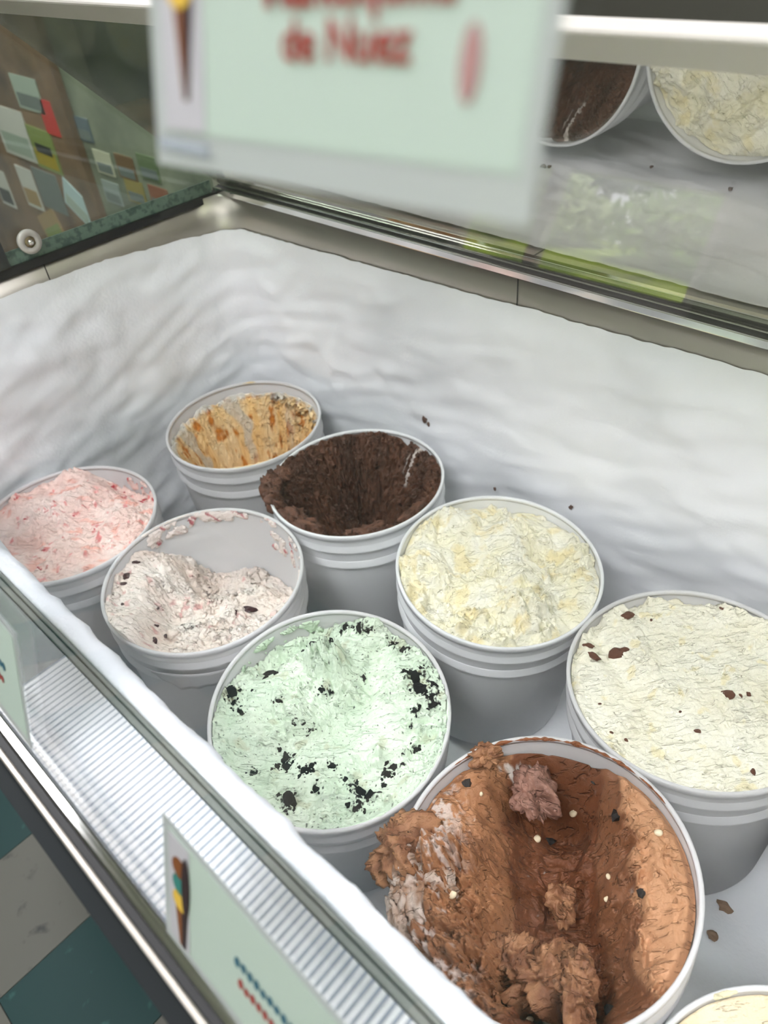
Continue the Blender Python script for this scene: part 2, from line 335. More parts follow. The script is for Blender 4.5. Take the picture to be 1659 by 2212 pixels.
# left end: glass pane, gasket, bolt
def xbox(name, y0, y1, z0, z1, x0, x1, m, bev=0): return box(name, (x0, x1, y0, y1, CAMZ + z0, CAMZ + z1), m, FZ, bev)
xbox('end_glass', .02, YB - .005, -.336, .12, BX0 - .012, BX0 - .006, M_endglass)
xbox('end_gasket', .02, YB - .005, -.3465, -.336, BX0 - .016, BX0 + .001, M_rubber)
xbox('rim_reflection_strip', .02, YB - .012, -.336, -.318, BX0 - .0058, BX0 - .004, M_rim_reflection)  # speckled green strip paints the rim's reflection in the thick glass
def ring_x(name, r0, r1, x0, x1, y, z, m, n=32):
    o = lathe(name, [(r0, 0), (r1, 0), (r1, x1 - x0), (r0, x1 - x0)], m, FZ, n=n); o.rotation_euler = (0, R_(90), 0); o.location = (x0, y, CAMZ + z); return o
ring_x('bolt_washer', .0075, .0152, BX0 - .004, BX0 + .002, .358, -.314, M_alu)
ring_x('bolt_nut', .0001, .0080, BX0 - .004, BX0 + .001, .358, -.314, mat('brass', (.35, .27, .16), .35, 1.), n=6)
bmb = bmesh.new(); bmesh.ops.create_uvsphere(bmb, u_segments=16, v_segments=10, radius=.0042); meb = bpy.data.meshes.new('bolt_tip'); bmb.to_mesh(meb); bmb.free()
o = link('bolt_tip', meb, M_chrome, FZ, True); o.location = (BX0 + .002, .358, CAMZ - .314)
xbox('dark_reflection_slab', .285, .322, -.336, -.24, BX0 - .004, BX0 + .004, M_black, .002)  # dark slab standing in for a reflection on the end glass
# front: ledge, ribbed strip, channel, trim, body
box('front_ledge', (BX0 - .02, BX1, .004, .0605, CAMZ - .43, CAMZ - .387), M_black, FZ, bev=.002)
box('glass_channel', (BX0 - .02, BX1, .0560, .0600, CAMZ - .3875, CAMZ - .3835), M_gasket, FZ, bev=.0008)
box('glass_channel', (BX0 - .02, BX1, .0605, .0632, CAMZ - .389, CAMZ - .3815), M_gasket, FZ, bev=.0008)
RX0, pitch = -.397, .0047
plate = box('rib_plate', (RX0 - .0015, BX1 - .02, .0042, .0555, CAMZ - .3869, CAMZ - .3858), M_groove_shade, FZ)
V = [(.00165 * math.cos(t), y, .0017 * math.sin(t)) for y in (.0045, .0552) for t in np.linspace(0, math.pi, 9)]
F = [(i, i + 1, i + 10, i + 9) for i in range(8)] + [tuple(range(9))[::-1], tuple(range(9, 18))]
ribm = mesh('rib', V, [f[::-1] if len(f) == 4 else f for f in F]); ribm.materials.append(M_rib); ribm.polygons.foreach_set('use_smooth', [len(p.vertices) == 4 for p in ribm.polygons])
for i in range(int((BX1 - .03 - RX0) / pitch)):
    link('rib', ribm, None, plate).location = (RX0 + pitch * (i + .5), 0, CAMZ - .3859)
box('front_trim', (BX0 - .02, BX1, -.0035, .0036, CAMZ - .392, CAMZ - .3835), M_chrome, FZ, bev=.0015)
box('trim_groove', (BX0 - .02, BX1, -.0075, -.0036, CAMZ - .394, CAMZ - .386), M_rubber, FZ)
box('trim_lip', (BX0 - .02, BX1, -.0115, -.0076, CAMZ - .394, CAMZ - .3835), M_steel, FZ, bev=.001)
box('front_panel', (BX0 - .02, BX1, -.021, .003, .0, CAMZ - .394), M_body, FZ)
box('left_panel', (BX0 - .08, BX0 - .021, -.02, .72, .0, CAMZ - .40), M_body, FZ)
box('back_panel', (BX0 - .08, BX1, .70, .74, .0, CAMZ - .36), M_body, FZ)
# frosted top of the front wall
xs = np.arange(BX0, BX1, .0035); k = 9; tt = np.linspace(0, 1, k)
prof = np.array([(.0835, -.43), (.0815, -.405), (.080, -.392), (.0775, -.3845), (.073, -.3805), (.068, -.3793), (.0655, -.3795), (.0636, -.381), (.0632, -.388)])
X = np.repeat(xs[:, None], k, 1); Yp = np.repeat(prof[None, :, 0], len(xs), 0); Zp = np.repeat(prof[None, :, 1], len(xs), 0)
am = np.array([1, 1, 1, 1, .7, .4, .2, .05, 0])[None, :]
Yp = Yp + am * (.0016 * fbm(X, Zp, 70, 3, 21) + .0012 * fbm(X, Zp, 18, 2, 22)); Zp = Zp + am * .0008 * fbm(X, Yp, 90, 3, 23)
link('frost_rim', npmesh('frost_rim', np.stack([X, Yp, CAMZ + Zp], -1).reshape(-1, 3), grid(len(xs), k)[:, ::-1]), M_frost, FZ, True)
# front glass leaning over the tubs
PH = R_(16.0); fd = Vector((0, math.sin(PH), math.cos(PH))); fn = Vector((0, -math.cos(PH), math.sin(PH))); fb = (0, .002, CAMZ - .376)
FRONTM = Matrix(((1, 0, 0, 0), (0, fd.y, fn.y, fb[1]), (0, fd.z, fn.z, fb[2]), (0, 0, 0, 1)))
lean('front_glass', BX0 - .01, BX1, -.010, .52, -.004, 0, fb, fd, fn, M_frontglass)

lean('glass_top_rail', BX0 - .012, BX1, .512, .532, -.010, .006, fb, fd, fn, M_alu, .002)

# ------------------------------------------------------------------ flavour cards on the front glass
M_card = mat('card_paper', lin(190, 203, 195), .6, trans=.35)
M_sleeve = mat('card_sleeve', lin(200, 204, 204), .3, coat=.3, trans=.5)
M_redink = mat('red_ink', lin(140, 52, 48), .6); M_blueink = mat('blue_ink', lin(34, 84, 104), .6)
M_cone = mat('print_cone', lin(110, 62, 26), .6); M_conedk = mat('print_dark_brown', lin(38, 22, 26), .6); M_yel = mat('print_yellow', lin(196, 160, 60), .6); M_pred = mat('print_red', lin(120, 30, 36), .6)
M_pteal = mat('print_teal', lin(40, 110, 104), .6); M_lilac = mat('print_lilac', lin(196, 193, 200), .6, trans=.35); M_pink = mat('print_pink', lin(150, 112, 112), .6); M_gstrip = mat('print_grey', lin(140, 146, 156), .6)
def flat(name, pts, z, m, parent, th=.0002):
    n = len(pts); V = [(x, y, z) for x, y in pts] + [(x, y, z + th) for x, y in pts]
    F = [tuple(range(n))[::-1], tuple(range(n, 2 * n))] + [(i, (i + 1) % n, n + (i + 1) % n, n + i) for i in range(n)]
    return link(name, mesh(name, V, F), m, parent)
def ell(cx, cy, rx, ry, n=20): return [(cx + rx * math.cos(2 * math.pi * i / n), cy + ry * math.sin(2 * math.pi * i / n)) for i in range(n)]
def lettering(txt, x, y, width, m, parent, z=.0011):
    cu = bpy.data.curves.new('lettering', 'FONT'); cu.body = txt; cu.size = 1; cu.offset = .015; cu.extrude = .01
    tmp = bpy.data.objects.new('tmp', cu); COL.objects.link(tmp); bpy.context.view_layer.update()
    me = bpy.data.meshes.new_from_object(tmp.evaluated_get(bpy.context.evaluated_depsgraph_get())); bpy.data.objects.remove(tmp, do_unlink=True)
    co = np.empty(len(me.vertices) * 3, np.float32); me.vertices.foreach_get('co', co); co = co.reshape(-1, 3)
    sc = width / (co[:, 0].max() - co[:, 0].min()); co[:, 0] -= co[:, 0].min(); co *= sc; co[:, 2] = np.where(co[:, 2] > 0, .0002, 0); co += np.array([x, y, z]); me.vertices.foreach_set('co', co.ravel()); me.update()
    me.materials.clear(); return link('lettering', me, m, parent)
def card(x0, s0, w, h, rot, label, kind):
    r = empty('flavour_card'); r.matrix_world = FRONTM @ Matrix.Translation((x0, s0, .0004)) @ Matrix.Rotation(rot, 4, 'Z')
    tag(r, label, 'card', 'flavour cards on the front glass')
    bms = bmesh.new()
    for ext in ((-.001, w + .001, -.0050, .0026), (-.001, w + .001, h - .0006, h + .0045), (-.001, .0040, .0026, h - .0006), (w - .0026, w + .001, .0026, h - .0006)): bms.from_mesh(boxmesh(*ext, 0, .0003))
    mes = bpy.data.meshes.new('sleeve'); bms.to_mesh(mes); bms.free(); link('sleeve', mes, M_sleeve, r)
    p_ = flat('paper', [(.0035, .002), (w - .002, .002), (w - .002, h), (.0035, h)], .0004, M_card, r)
    flat('picture_panel', [(.004, .0025), (.019, .0025), (.019, h - .002), (.004, h - .002)], .0007, M_lilac, p_)
    return p_
c1 = card(-.1665, .3485, .1020, .080, R_(2.0), 'flavour card with red Spanish lettering and cone picture, upper card on glass', 1)
flat('cone_picture', [(.0085, .031), (.0165, .031), (.0155, .022), (.0132, .0085), (.0118, .0085)], .0009, M_cone, c1)
flat('cone_picture', [(.0125, .031), (.0168, .031), (.0155, .022), (.0136, .0085), (.0126, .0085)], .0010, M_conedk, c1)
flat('scoop_picture', ell(.0118, .0315, .0055, .0065), .0011, M_yel, c1); flat('scoop_picture', ell(.0132, .0415, .0062, .0062), .0012, M_pred, c1)
flat('scoop_picture', ell(.0165, .040, .0028, .006), .0013, M_conedk, c1)
lettering('Mantequilla', .0395, .0247, .0450, M_redink, c1); lettering('de Nuez', .0445, .0165, .0320, M_redink, c1)
flat('fruit_picture', ell(.0885, .0165, .0020, .0055), .0009, M_pink, c1)
flat('fruit_picture', ell(.0915, .0295, .0048, .0036), .0009, M_pteal, c1)
flat('border_print', [(.001, -.0015), (.020, -.0022), (.020, .0004), (.001, .0008)], .0008, M_gstrip, c1)
def blobtext(c, x, y, n, step, m, seed):
    r = random.Random(seed)
    for i in range(n): flat('lettering', ell(x + i * step, y + r.uniform(-.0006, .0006), step * .42, .0028 + r.uniform(0, .0008), 10), .0009, m, c)
c2 = card(-.1870, .0060, .1120, .0820, R_(-2), 'flavour card with blue line over red line, beside the ribbed strip', 2)
flat('cone_picture', [(.0085, .034), (.0175, .034), (.0145, .003), (.0118, .003)], .0009, M_cone, c2)
flat('cone_picture', [(.0135, .036), (.0182, .036), (.0165, .003), (.0135, .003)], .0010, M_conedk, c2)
for y, mm in ((.038, M_yel), (.050, M_pteal), (.062, M_cone)): flat('scoop_picture', ell(.0125, y, .0055, .0070), .0011, mm, c2)
flat('scoop_picture', ell(.0168, .052, .0030, .022), .0012, M_conedk, c2)
blobtext(c2, .053, .0455, 11, .0042, M_blueink, 1); blobtext(c2, .056, .0315, 10, .0040, M_redink, 2)
c3 = card(-.4400, .0240, .1120, .0820, R_(-4), 'flavour card on the glass past the end of the ribbed strip', 3)
flat('cone_picture', [(.0085, .034), (.0175, .034), (.0145, .003), (.0118, .003)], .0009, M_cone, c3); flat('scoop_picture', ell(.0130, .044, .006, .010), .0011, M_yel, c3)
blobtext(c3, .045, .0455, 12, .0042, M_blueink, 3); blobtext(c3, .050, .0315, 10, .0040, M_redink, 4)

# ------------------------------------------------------------------ tubs and ice cream
TILT_A = R_(42.7175); RO = .123; RI = .1195
M_tub_milky = mat('milky_plastic', lin(249, 248, 249), .36, trans=.45)
M_tub_white = mat('white_plastic', lin(249, 250, 252), .33, trans=.15)
M_ice = mat('ice_cream', (.8, .8, .8), .62, vcol=True, crack=[((55, 230, 90), .575, .67, .8, .0022), ((120, 320, 160), .60, .69, .5, .0012)], bump=[(650, .6, .0009), (190, .5, .0022)], spec=.35)
M_choc_ice = mat('chocolate_ice_cream', (.3, .2, .1), .58, vcol=True, crack=[((50, 200, 80), .57, .66, .8, .003), ((110, 300, 150), .60, .69, .5, .0015)], bump=[(700, .6, .0008), (210, .4, .0018)], spec=.4)
def ri_at(z, h): return .1020 + (RI - .1020) * np.clip(z / h, 0, 1)          # inner radius at height z
def tub_frame(u, v, z, tx, ty):
    n = Vector((R_(tx), R_(ty), 1)).normalized(); t = n.angle(Vector((0, 0, 1)))
    h = (z + .867 - .1065 * math.sin(t) - .0018) / math.cos(t)
    a = Vector((math.cos(TILT_A), math.sin(TILT_A), 0)); a = (a - n * a.dot(n)).normalized(); b = n.cross(a)
    o = Vector((u, v, z + CAMZ)) - n * h
    return Matrix(((a.x, b.x, n.x, o.x), (a.y, b.y, n.y, o.y), (a.z, b.z, n.z, o.z), (0, 0, 0, 1))), h
def make_tub(fr, h, m, label):
    t = tag(empty('ice_cream_tub'), label, 'tub', 'ice cream tubs in the freezer'); t.matrix_world = fr
    # bucket wall, outside up and inside down
    lathe('bucket', [(.0001, 0), (.1045, 0), (.1065, .002), (.1176, h - .056), (.1194, h - .030), (.1209, h - .006), (.1206, h - .002), (RI, h - .002), (RI - .0003, h - .006), (.1020, .003), (.0001, .003)], m, t, closed=False)
    lathe('rim', [(RI - .0002, h - .007), (RI - .0006, h - .0015), (RI + .0006, h), (RO - .0008, h), (RO, h - .0012), (RO - .0002, h - .008), (RO - .0022, h - .0085), (RO - .0025, h - .0022)], m, t)
    for dz, r0, rw in ((.0295, RO - .0002, .1190), (.0575, RO - .0012, .1172)):
        lathe('collar_ring', [(rw + .0004, h - dz + .012), (max(r0 - .0030, rw + .0012), h - dz + .010), (r0 - .0006, h - dz + .003), (r0, h - dz + .0008), (r0 - .0006, h - dz), (rw, h - dz + .001)], m, t)
    return t
def make_ice(fr, h, hf, cf, label, m=None, nr=86, nt=420, pw=1.0, nf=None):
    """solid block of ice cream: heights hf(x, y) below the rim, colours cf(x, y, height)"""
    rho = np.linspace(0, 1, nr) ** pw if pw >= 1 else 1 - (1 - np.linspace(0, 1, nr)) ** (1 / pw)
    rho[0] = .004; th = np.linspace(0, 2 * np.pi, nt, endpoint=False); T, Rr = np.meshgrid(th, rho, indexing='ij')
    x = Rr * .119 * np.cos(T); y = Rr * .119 * np.sin(T)
    z = hf(x, y); zz_ = np.clip(h + z, .01, None); rr = np.where(zz_ > h - .001, RI + np.clip(zz_ - h, 0, .02) * .2, ri_at(zz_, h)) - .0008
    c = cf(x, y, z)
    V = np.stack([Rr * rr * np.cos(T), Rr * rr * np.sin(T), zz_], -1)
    if nf is not None:               # torn relief pushed out along the surface itself, so that steep walls get it too
        dT = np.roll(V, -1, 0) - np.roll(V, 1, 0); dR = np.gradient(V, axis=1); N = np.cross(dR, dT); N /= np.linalg.norm(N, axis=2)[..., None] + 1e-12; N *= np.sign(N[..., 2:3] + 1e-9)
        arc = np.cumsum(np.linalg.norm(np.diff(V, axis=1, prepend=V[:, :1]), axis=2), 1).mean(0)[None, :] + 0 * T
        V = V + N * (nf(np.cos(T) * .5 + .11 * np.sin(T) + arc * np.cos(T), arc * np.sin(T) + .4 * np.sin(T), x, y, z) * sm(0, .004, arc[:, -1:] - arc) * sm(1.0, .97, Rr))[..., None]
        rn = np.hypot(V[..., 0], V[..., 1]); lim = ri_at(V[..., 2], h) - .0008; k_ = np.where((rn > lim) & (V[..., 2] < h), lim / (rn + 1e-9), 1.)
        V[..., 0] *= k_; V[..., 1] *= k_
        zz_ = V[..., 2]
    sk = np.linspace(0, 1, 8)[1:]; zs = zz_[:, -1:] + (.0045 - zz_[:, -1:]) * sk[None, :]; rs = ri_at(zs, h) - .0008
    V2 = np.stack([rs * np.cos(th)[:, None], rs * np.sin(th)[:, None], zs], -1)
    V = np.concatenate([V, V2], 1); C = np.concatenate([c, np.repeat(c[:, -6:-5], 7, 1)], 1)
    k = V.shape[1]; Q = grid(nt, k, True)[:, ::-1]
    V = V.reshape(-1, 3); C = C.reshape(-1, 3); n0 = len(V)
    V = np.concatenate([V, [[0, 0, zz_[:, 0].mean()], [0, 0, .0045]]]); C = np.concatenate([C, C[:1], C[:1]])
    i = np.arange(nt); j = (i + 1) % nt
    Q = np.concatenate([Q, np.stack([j * k, i * k, np.full(nt, n0), np.full(nt, n0)], -1)[:, [0, 2, 1, 1]] * 0 + np.stack([i * k, j * k, j * k, np.full(nt, n0)], -1)]) if False else Q
    me = npmesh('ice_cream', V[:n0], Q, C[:n0])
    bm = bmesh.new(); bm.from_mesh(me); bm.verts.ensure_lookup_table()
    bm.faces.new([bm.verts[q * k] for q in range(nt)]); bm.faces.new([bm.verts[q * k + k - 1] for q in range(nt)][::-1])
    bm.to_mesh(me); bm.free()
    r = tag(empty('ice_cream'), label, 'ice cream'); r.matrix_world = fr
    link('ice_cream_body', me, m or M_ice, r, True)
    r['h'] = h
    return r
def rock(seed, sub=1, jit=.28, flat_=1.):
    bm = bmesh.new(); bmesh.ops.create_icosphere(bm, subdivisions=sub, radius=1); q = random.Random(seed)
    for v in bm.verts: v.co *= 1 + q.uniform(-jit, jit); v.co.z *= flat_
    me = bpy.data.meshes.new('chunk'); bm.to_mesh(me); bm.free(); return me
def chunks(ice, name, lst, hf, ms, seed, sink=.25, flat_=.6, elong=1.0, label=None, smooth=False, sub=1, jit=.28):
    q = random.Random(seed); h = ice['h']; mm = []
    for i, m_ in enumerate(ms):
        for j in range(3): me = rock(seed * 31 + i * 7 + j, sub, jit); me.materials.append(m_); mm.append(me)
    for x, y, s in lst:
        rr_ = math.hypot(x, y)
        lim_ = .1165 - s / 1000 * .5 * 1.45 * elong
        if rr_ > lim_: x *= lim_ / rr_; y *= lim_ / rr_
        z = float(hf(np.array([[x]]), np.array([[y]]))[0, 0]); f_ = float(ri_at(h + z, h)) / .119
        o = link(name, q.choice(mm), None, ice, smooth); a = s / 1000 * .5
        o.location = (x * f_, y * f_, h + z - a * flat_ * sink); o.scale = (a * q.uniform(.85, 1.2) * elong, a * q.uniform(.7, 1.1), a * flat_ * q.uniform(.8, 1.2)); o.rotation_euler = (q.uniform(-.4, .4), q.uniform(-.4, .4), q.uniform(0, 6.28))
        if label: o['label'] = label
def wallpatch(ice, name, th0, th1, d0, d1, thr, sc, cf, m, seed, thick=.0022):
    """ragged smear of ice cream left on the inside wall"""
    h = ice['h']; nt = max(8, int((th1 - th0) * .115 / .0016)); nz = max(6, int((d1 - d0) / .0016))
    T, D = np.meshgrid(np.linspace(th0, th1, nt), np.linspace(d0, d1, nz), indexing='ij')
    e = np.minimum(np.minimum(sm(0, .25, (T - th0) / (th1 - th0)), sm(0, .25, (th1 - T) / (th1 - th0))), np.minimum(sm(0, .2, (D - d0) / (d1 - d0)), sm(0, .2, (d1 - D) / (d1 - d0))))
    w = fbm(T * .115, D, sc, 4, seed) * .9 + (e - 1) * .9 - thr
    z = h - D; r = ri_at(z, h) - np.clip(w * .012, 0, thick) * (1 + .5 * fbm(T * .115, D, 300, 2, seed)) - .0003
    V = np.stack([r * np.cos(T), r * np.sin(T), z], -1).reshape(-1, 3); Q = grid(nt, nz); wf = w.ravel(); Q = Q[(wf[Q] > 0).sum(1) >= 2]
    if len(Q) == 0: return
    us, inv = np.unique(Q, return_inverse=True); C = cf(V[us][:, 0], V[us][:, 1], V[us][:, 2] - h)
    return link(name, npmesh(name, V[us], inv.reshape(-1, 4)), m, ice, True) if C is None else link(name, npmesh(name, V[us], inv.reshape(-1, 4), C), m, ice, True)
L = lambda *c: np.array(lin(*c))
# position of each rim: x, y, height from the lens, lean
TUBS = {'caramel': (-.8441, .5108, -.6191, -.4, -.62), 'dark': (-.5968, .5137, -.6168, -1.83, -.09), 'cream': (-.3464, .5026, -.6211, 3.95, .45), 'pecan': (-.0997, .4888, -.6164, -3.57, -.52),
        'straw': (-.8556, .2071, -.617, .35, 1.15), 'cherry': (-.6145, .2643, -.6147, .93, .65), 'mint': (-.3599, .2331, -.6202, 4.91, -1.72), 'choc': (-.1131, .2419, -.6186, -6.27, -1.8),
        'peach': (.1335, .1945, -.655, 0, 0), 'side': (.146, .505, -.617, 0, 0)}
FRM = {k: tub_frame(*v) for k, v in TUBS.items()}
for k, (m_, lab) in {'caramel': (M_tub_milky, 'milky plastic tub of caramel ice cream in the freezer corner'), 'dark': (M_tub_white, 'opaque white tub holding dark chocolate ice cream'),
        'cream': (M_tub_white, 'opaque white tub heaped with lumpy cream coloured ice cream'), 'pecan': (M_tub_milky, 'milky tub of smooth pale ice cream with nut pieces'),
        'straw': (M_tub_milky, 'milky tub of pink strawberry ice cream'), 'cherry': (M_tub_milky, 'milky tub with torn tape strip holding cherry ice cream'),
        'mint': (M_tub_milky, 'milky tub of mint green ice cream with cookie pieces'), 'choc': (M_tub_milky, 'tub of deeply scooped brown chocolate ice cream with white chips'),
        'peach': (M_tub_white, 'white tub of peach coloured ice cream with a drip on its rim'), 'side': (M_tub_white, 'white tub standing past the nut ice cream along the back wall')}.items():
    make_tub(FRM[k][0], FRM[k][1], m_, lab)

def rho_of(x, y): return np.hypot(x, y) / .119
def billow(x, y, sc, oct=3, seed=0):
    s = 0; a = 1; k = sc
    for i in range(oct): s = s + a * np.abs(perlin(x * k + 5.1 * i, y * k, seed + i)) * 2; a *= .55; k *= 2.1
    return s / 1.3
def crumble(x, y, sc, seed): return billow(x + .006 * fbm(x, y, 60, 2, seed), y + .006 * fbm(x, y, 60, 2, seed + 1), sc, 4, seed + 2)
def flakes(x, y, ang, seed, along=26, across=95):
    """short torn furrows running along one direction"""
    c, s = math.cos(ang), math.sin(ang); a = x * c + y * s; b = -x * s + y * c + .010 * fbm(x, y, 24, 2, seed)
    n = perlin(a * along, b * across, seed + 3) + .5 * perlin(a * along * 2.3, b * across * 2, seed + 4); return sm(.15, .55, n)
# --- mint
def h_mint(x, y):
    r = rho_of(x, y)
    z = -.0150 + .0080 * fbm(x, y, 20, 3, 1) + .005 * sm(.85, 1, r)
    z = z - .040 * G(x, y, -.052, .088, .062, .022, R_(30)) * sm(.55, .95, r)
    z = z - .019 * G(x, y, .034, .030, .017, .060, R_(-28)) - .015 * G(x, y, -.030, -.030, .055, .020, R_(20)) - .008 * G(x, y, .02, -.06, .07, .018, R_(18))
    z = z + .034 * np.exp(-(((x + .006) / .021) ** 2 + ((y - .058) / .018) ** 2) ** 2) * (.7 + .6 * crumble(x, y, 55, 2)) + .010 * G(x, y, -.04, .004, .034, .012, R_(-35)) + .008 * G(x, y, .09, .005, .02, .03)
    z = z - .006 * sm(.004, -.004, np.abs((x - .028) + .9 * (y + .072)) - .001) * G(x, y, .028, -.072, .03)
    ro = np.clip(sm(-.05, .35, fbm(x, y, 16, 3, 8)) + .8 * sm(.80, .95, r) + .7 * G(x, y, -.05, .0, .04), 0, 1)
    z = z + .0062 * crumble(x, y, 62, 5) * ro + .0016 * fbm(x, y, 130, 3, 6) * (.4 + ro)
    return z - .0016 * flakes(x, y, R_(12), 9) * (1 - ro) * sm(-.03, .02, x)
MC = [(-.011,.113,3.5),(-.035,.082,3.5),(-.07,.058,8.4),(-.007,.093,8.4),(.065,.09,6.3),(.081,.08,7.2),(.013,.11,5.9),(.03,.107,7.6),(.04,.1,4.8),(.008,.105,3.6),(.033,.05,4.2),(.087,.04,12.6),(.1,.028,12.6),(.092,.03,11),(.093,.018,9.0),(.107,.014,8.2),(.104,.003,6.9),(.087,-.005,5.4),(.082,-.016,3.2),(-.021,-.013,5.4),(-.037,-.01,4.2),(-.053,.011,4.5),(-.084,.029,2.4),(-.108,.028,8.0),(-.105,.018,6),(-.096,.008,6.3),(-.052,-.03,4.2),(-.043,-.042,7.7),(-.041,-.051,5.9),(-.052,-.052,4.5),(-.023,-.057,7.2),(-.017,-.052,4.9),(-.077,-.056,4.5),(-.071,-.057,3.2),(.012,-.062,3.2),(.022,-.073,8.0),(.031,-.081,8.0),(.043,-.086,7.3),(.03,-.095,8.9),(-.036,-.087,9.8),(-.037,-.097,4.5),(-.011,-.073,5.4),(.064,-.054,8.0),(.057,-.062,6.3),(.054,-.073,3.6),(.086,-.037,5.4),(.074,-.043,2.8),(.003,-.05,4.5),(-.009,.023,4.5),(0,.023,4.2),(-.019,.075,7.2),(-.008,.079,6.3),(.001,.068,3.5)]
def c_mint(x, y, z):
    c = mixc(L(209, 227, 204), L(226, 237, 219), .5 + .5 * fbm(x, y, 24, 3, 12))
    den = 0
    for a, b, s in MC: den = den + G(x, y, a, b, s * .00085 + .0010)
    sp = fbm(x, y, 330, 3, 15)
    c = mixc(c, L(46, 46, 42), sm(.74, .90, sp + .66 * np.clip(den, 0, 1.0) + .10 * sm(.75, .95, rho_of(x, y))))
    return mixc(c, L(176, 170, 130), .35 * sm(.5, .8, fbm(x, y, 50, 3, 16) + .3 * np.clip(den, 0, 1)))
ic = make_ice(*FRM['mint'], h_mint, c_mint, 'mint green ice cream studded with black cookie chunks', nr=120, nt=560)
M_cookie = mat('cookie', lin(26, 24, 24), .75, bump=[(600, .8, .001)], var=(240, lin(64, 58, 54), .58, .7))
chunks(ic, 'cookie_chunk', [(a, b, s * 1.35) for a, b, s in MC] + [(a + s * .0011 * math.cos(k * 2.4 + a * 99), b + s * .0010 * math.sin(k * 2.4 + a * 99), s * .6) for a, b, s in MC if s > 4.4 for k in range(3)], h_mint, [M_cookie], 3, sink=.25, flat_=.42, elong=1.2, label='black cookie chunk', sub=2, jit=.38)
wallpatch(ic, 'wall_smear', R_(80), R_(160), .008, .035, .05, 55, lambda x, y, z: np.tile(L(214, 232, 208), (len(x), 1)), M_ice, 31)
# --- pale cream with lumps
def h_cream(x, y):
    wx = x + .014 * fbm(x, y, 22, 3, 41); wy = y + .014 * fbm(x, y, 22, 3, 42); r = rho_of(x, y)
    z = -.008 + .012 * fbm(wx, wy, 13, 3, 43) - .004 * sm(.9, 1, r)
    z = z + .020 * G(x, y, .026, -.022, .026, .014, R_(35)) + .016 * G(x, y, -.092, .012, .024, .018) + .016 * G(x, y, .015, -.066, .036, .020) + .012 * G(x, y, .012, .055, .034, .022, R_(-10)) + .010 * G(x, y, -.05, .078, .03, .018)
    z = z - .016 * G(x, y, -.032, .010, .030, .018, R_(20)) - .012 * G(x, y, -.075, -.045, .030, .028) - .012 * G(x, y, .060, .015, .020, .045) - .010 * G(x, y, .06, -.06, .02)
    ro = np.clip(sm(-.10, .25, fbm(x, y, 18, 3, 45)) + .9 * G(x, y, .02, -.04, .045) + .8 * G(x, y, -.09, .0, .03), 0, 1.2)
    z = z + .0065 * crumble(x, y, 48, 46) * ro + .0024 * fbm(wx, wy, 95, 3, 47) * (.35 + ro) + .0030 * np.sin(330 * (np.hypot(x + .012, y - .02))) * G(x, y, -.035, .055, .030, .02)
    return z
def c_cream(x, y, z):
    c = mixc(L(248, 242, 212), L(251, 248, 234), .5 + .6 * fbm(x, y, 30, 3, 48))
    return mixc(c, L(244, 226, 168), .55 * sm(.25, .75, fbm(x, y, 34, 4, 49) + .15))
make_ice(*FRM['cream'], h_cream, c_cream, 'lumpy butter cream coloured ice cream filling its tub', nr=120, nt=560)
# --- pale nut ice cream
def h_pecan(x, y):
    r = rho_of(x, y)
    z = -.0085 + .0045 * fbm(x, y, 13, 3, 51) - .009 * G(x, y, -.072, .04, .012, .06, R_(15)) + .0010 * fbm(x, y, 140, 3, 54)
    z = z + .007 * G(x, y, -.09, .06, .02) - .010 * sm(.90, 1, r) * (y > 0) * sm(-.2, .3, fbm(x, y, 30, 2, 55)) + .002 * sm(.9, 1, r)
    ro = sm(.1, .4, fbm(x, y, 18, 2, 53)) + sm(.85, 1, r)
    return z + .0026 * crumble(x, y, 80, 56) * ro - .0013 * flakes(x, y, R_(-8), 57, 30, 110) * (1 - .6 * np.clip(ro, 0, 1))
def c_pecan(x, y, z):
    c = mixc(L(247, 241, 218), L(250, 247, 232), .5 + .5 * fbm(x, y, 24, 3, 56)); return mixc(c, L(244, 228, 170), .5 * sm(.42, .8, fbm(x, y, 46, 4, 57)))
ip = make_ice(*FRM['pecan'], h_pecan, c_pecan, 'smooth pale vanilla ice cream with a few nut pieces', nr=120, nt=560)
M_nut = mat('pecan_nut', lin(96, 52, 34), .55, bump=[(400, .5, .001)], var=(160, lin(190, 150, 104), .6, .7))
chunks(ip, 'nut_piece', [(a, b, s_ * 1.3) for a, b, s_ in [(-.041,.096,10),(-.089,.046,10),(-.093,.060,7),(-.063,.050,11),(-.054,.051,6),(.027,-.017,7.4),(.048,-.017,4),(.04,-.017,2.5),(-.013,-.054,4.8),(-.08,-.057,3.2),(-.092,-.05,2.6),(-.016,.089,2.8),(.061,.092,3.8),(.063,.1,2.4),(-.022,-.031,2),(-.095,-.014,2.2),(.021,-.098,4)]], h_pecan, [M_nut], 5, sink=.0, flat_=.55, elong=1.35, label='brown nut piece', sub=2, jit=.16)
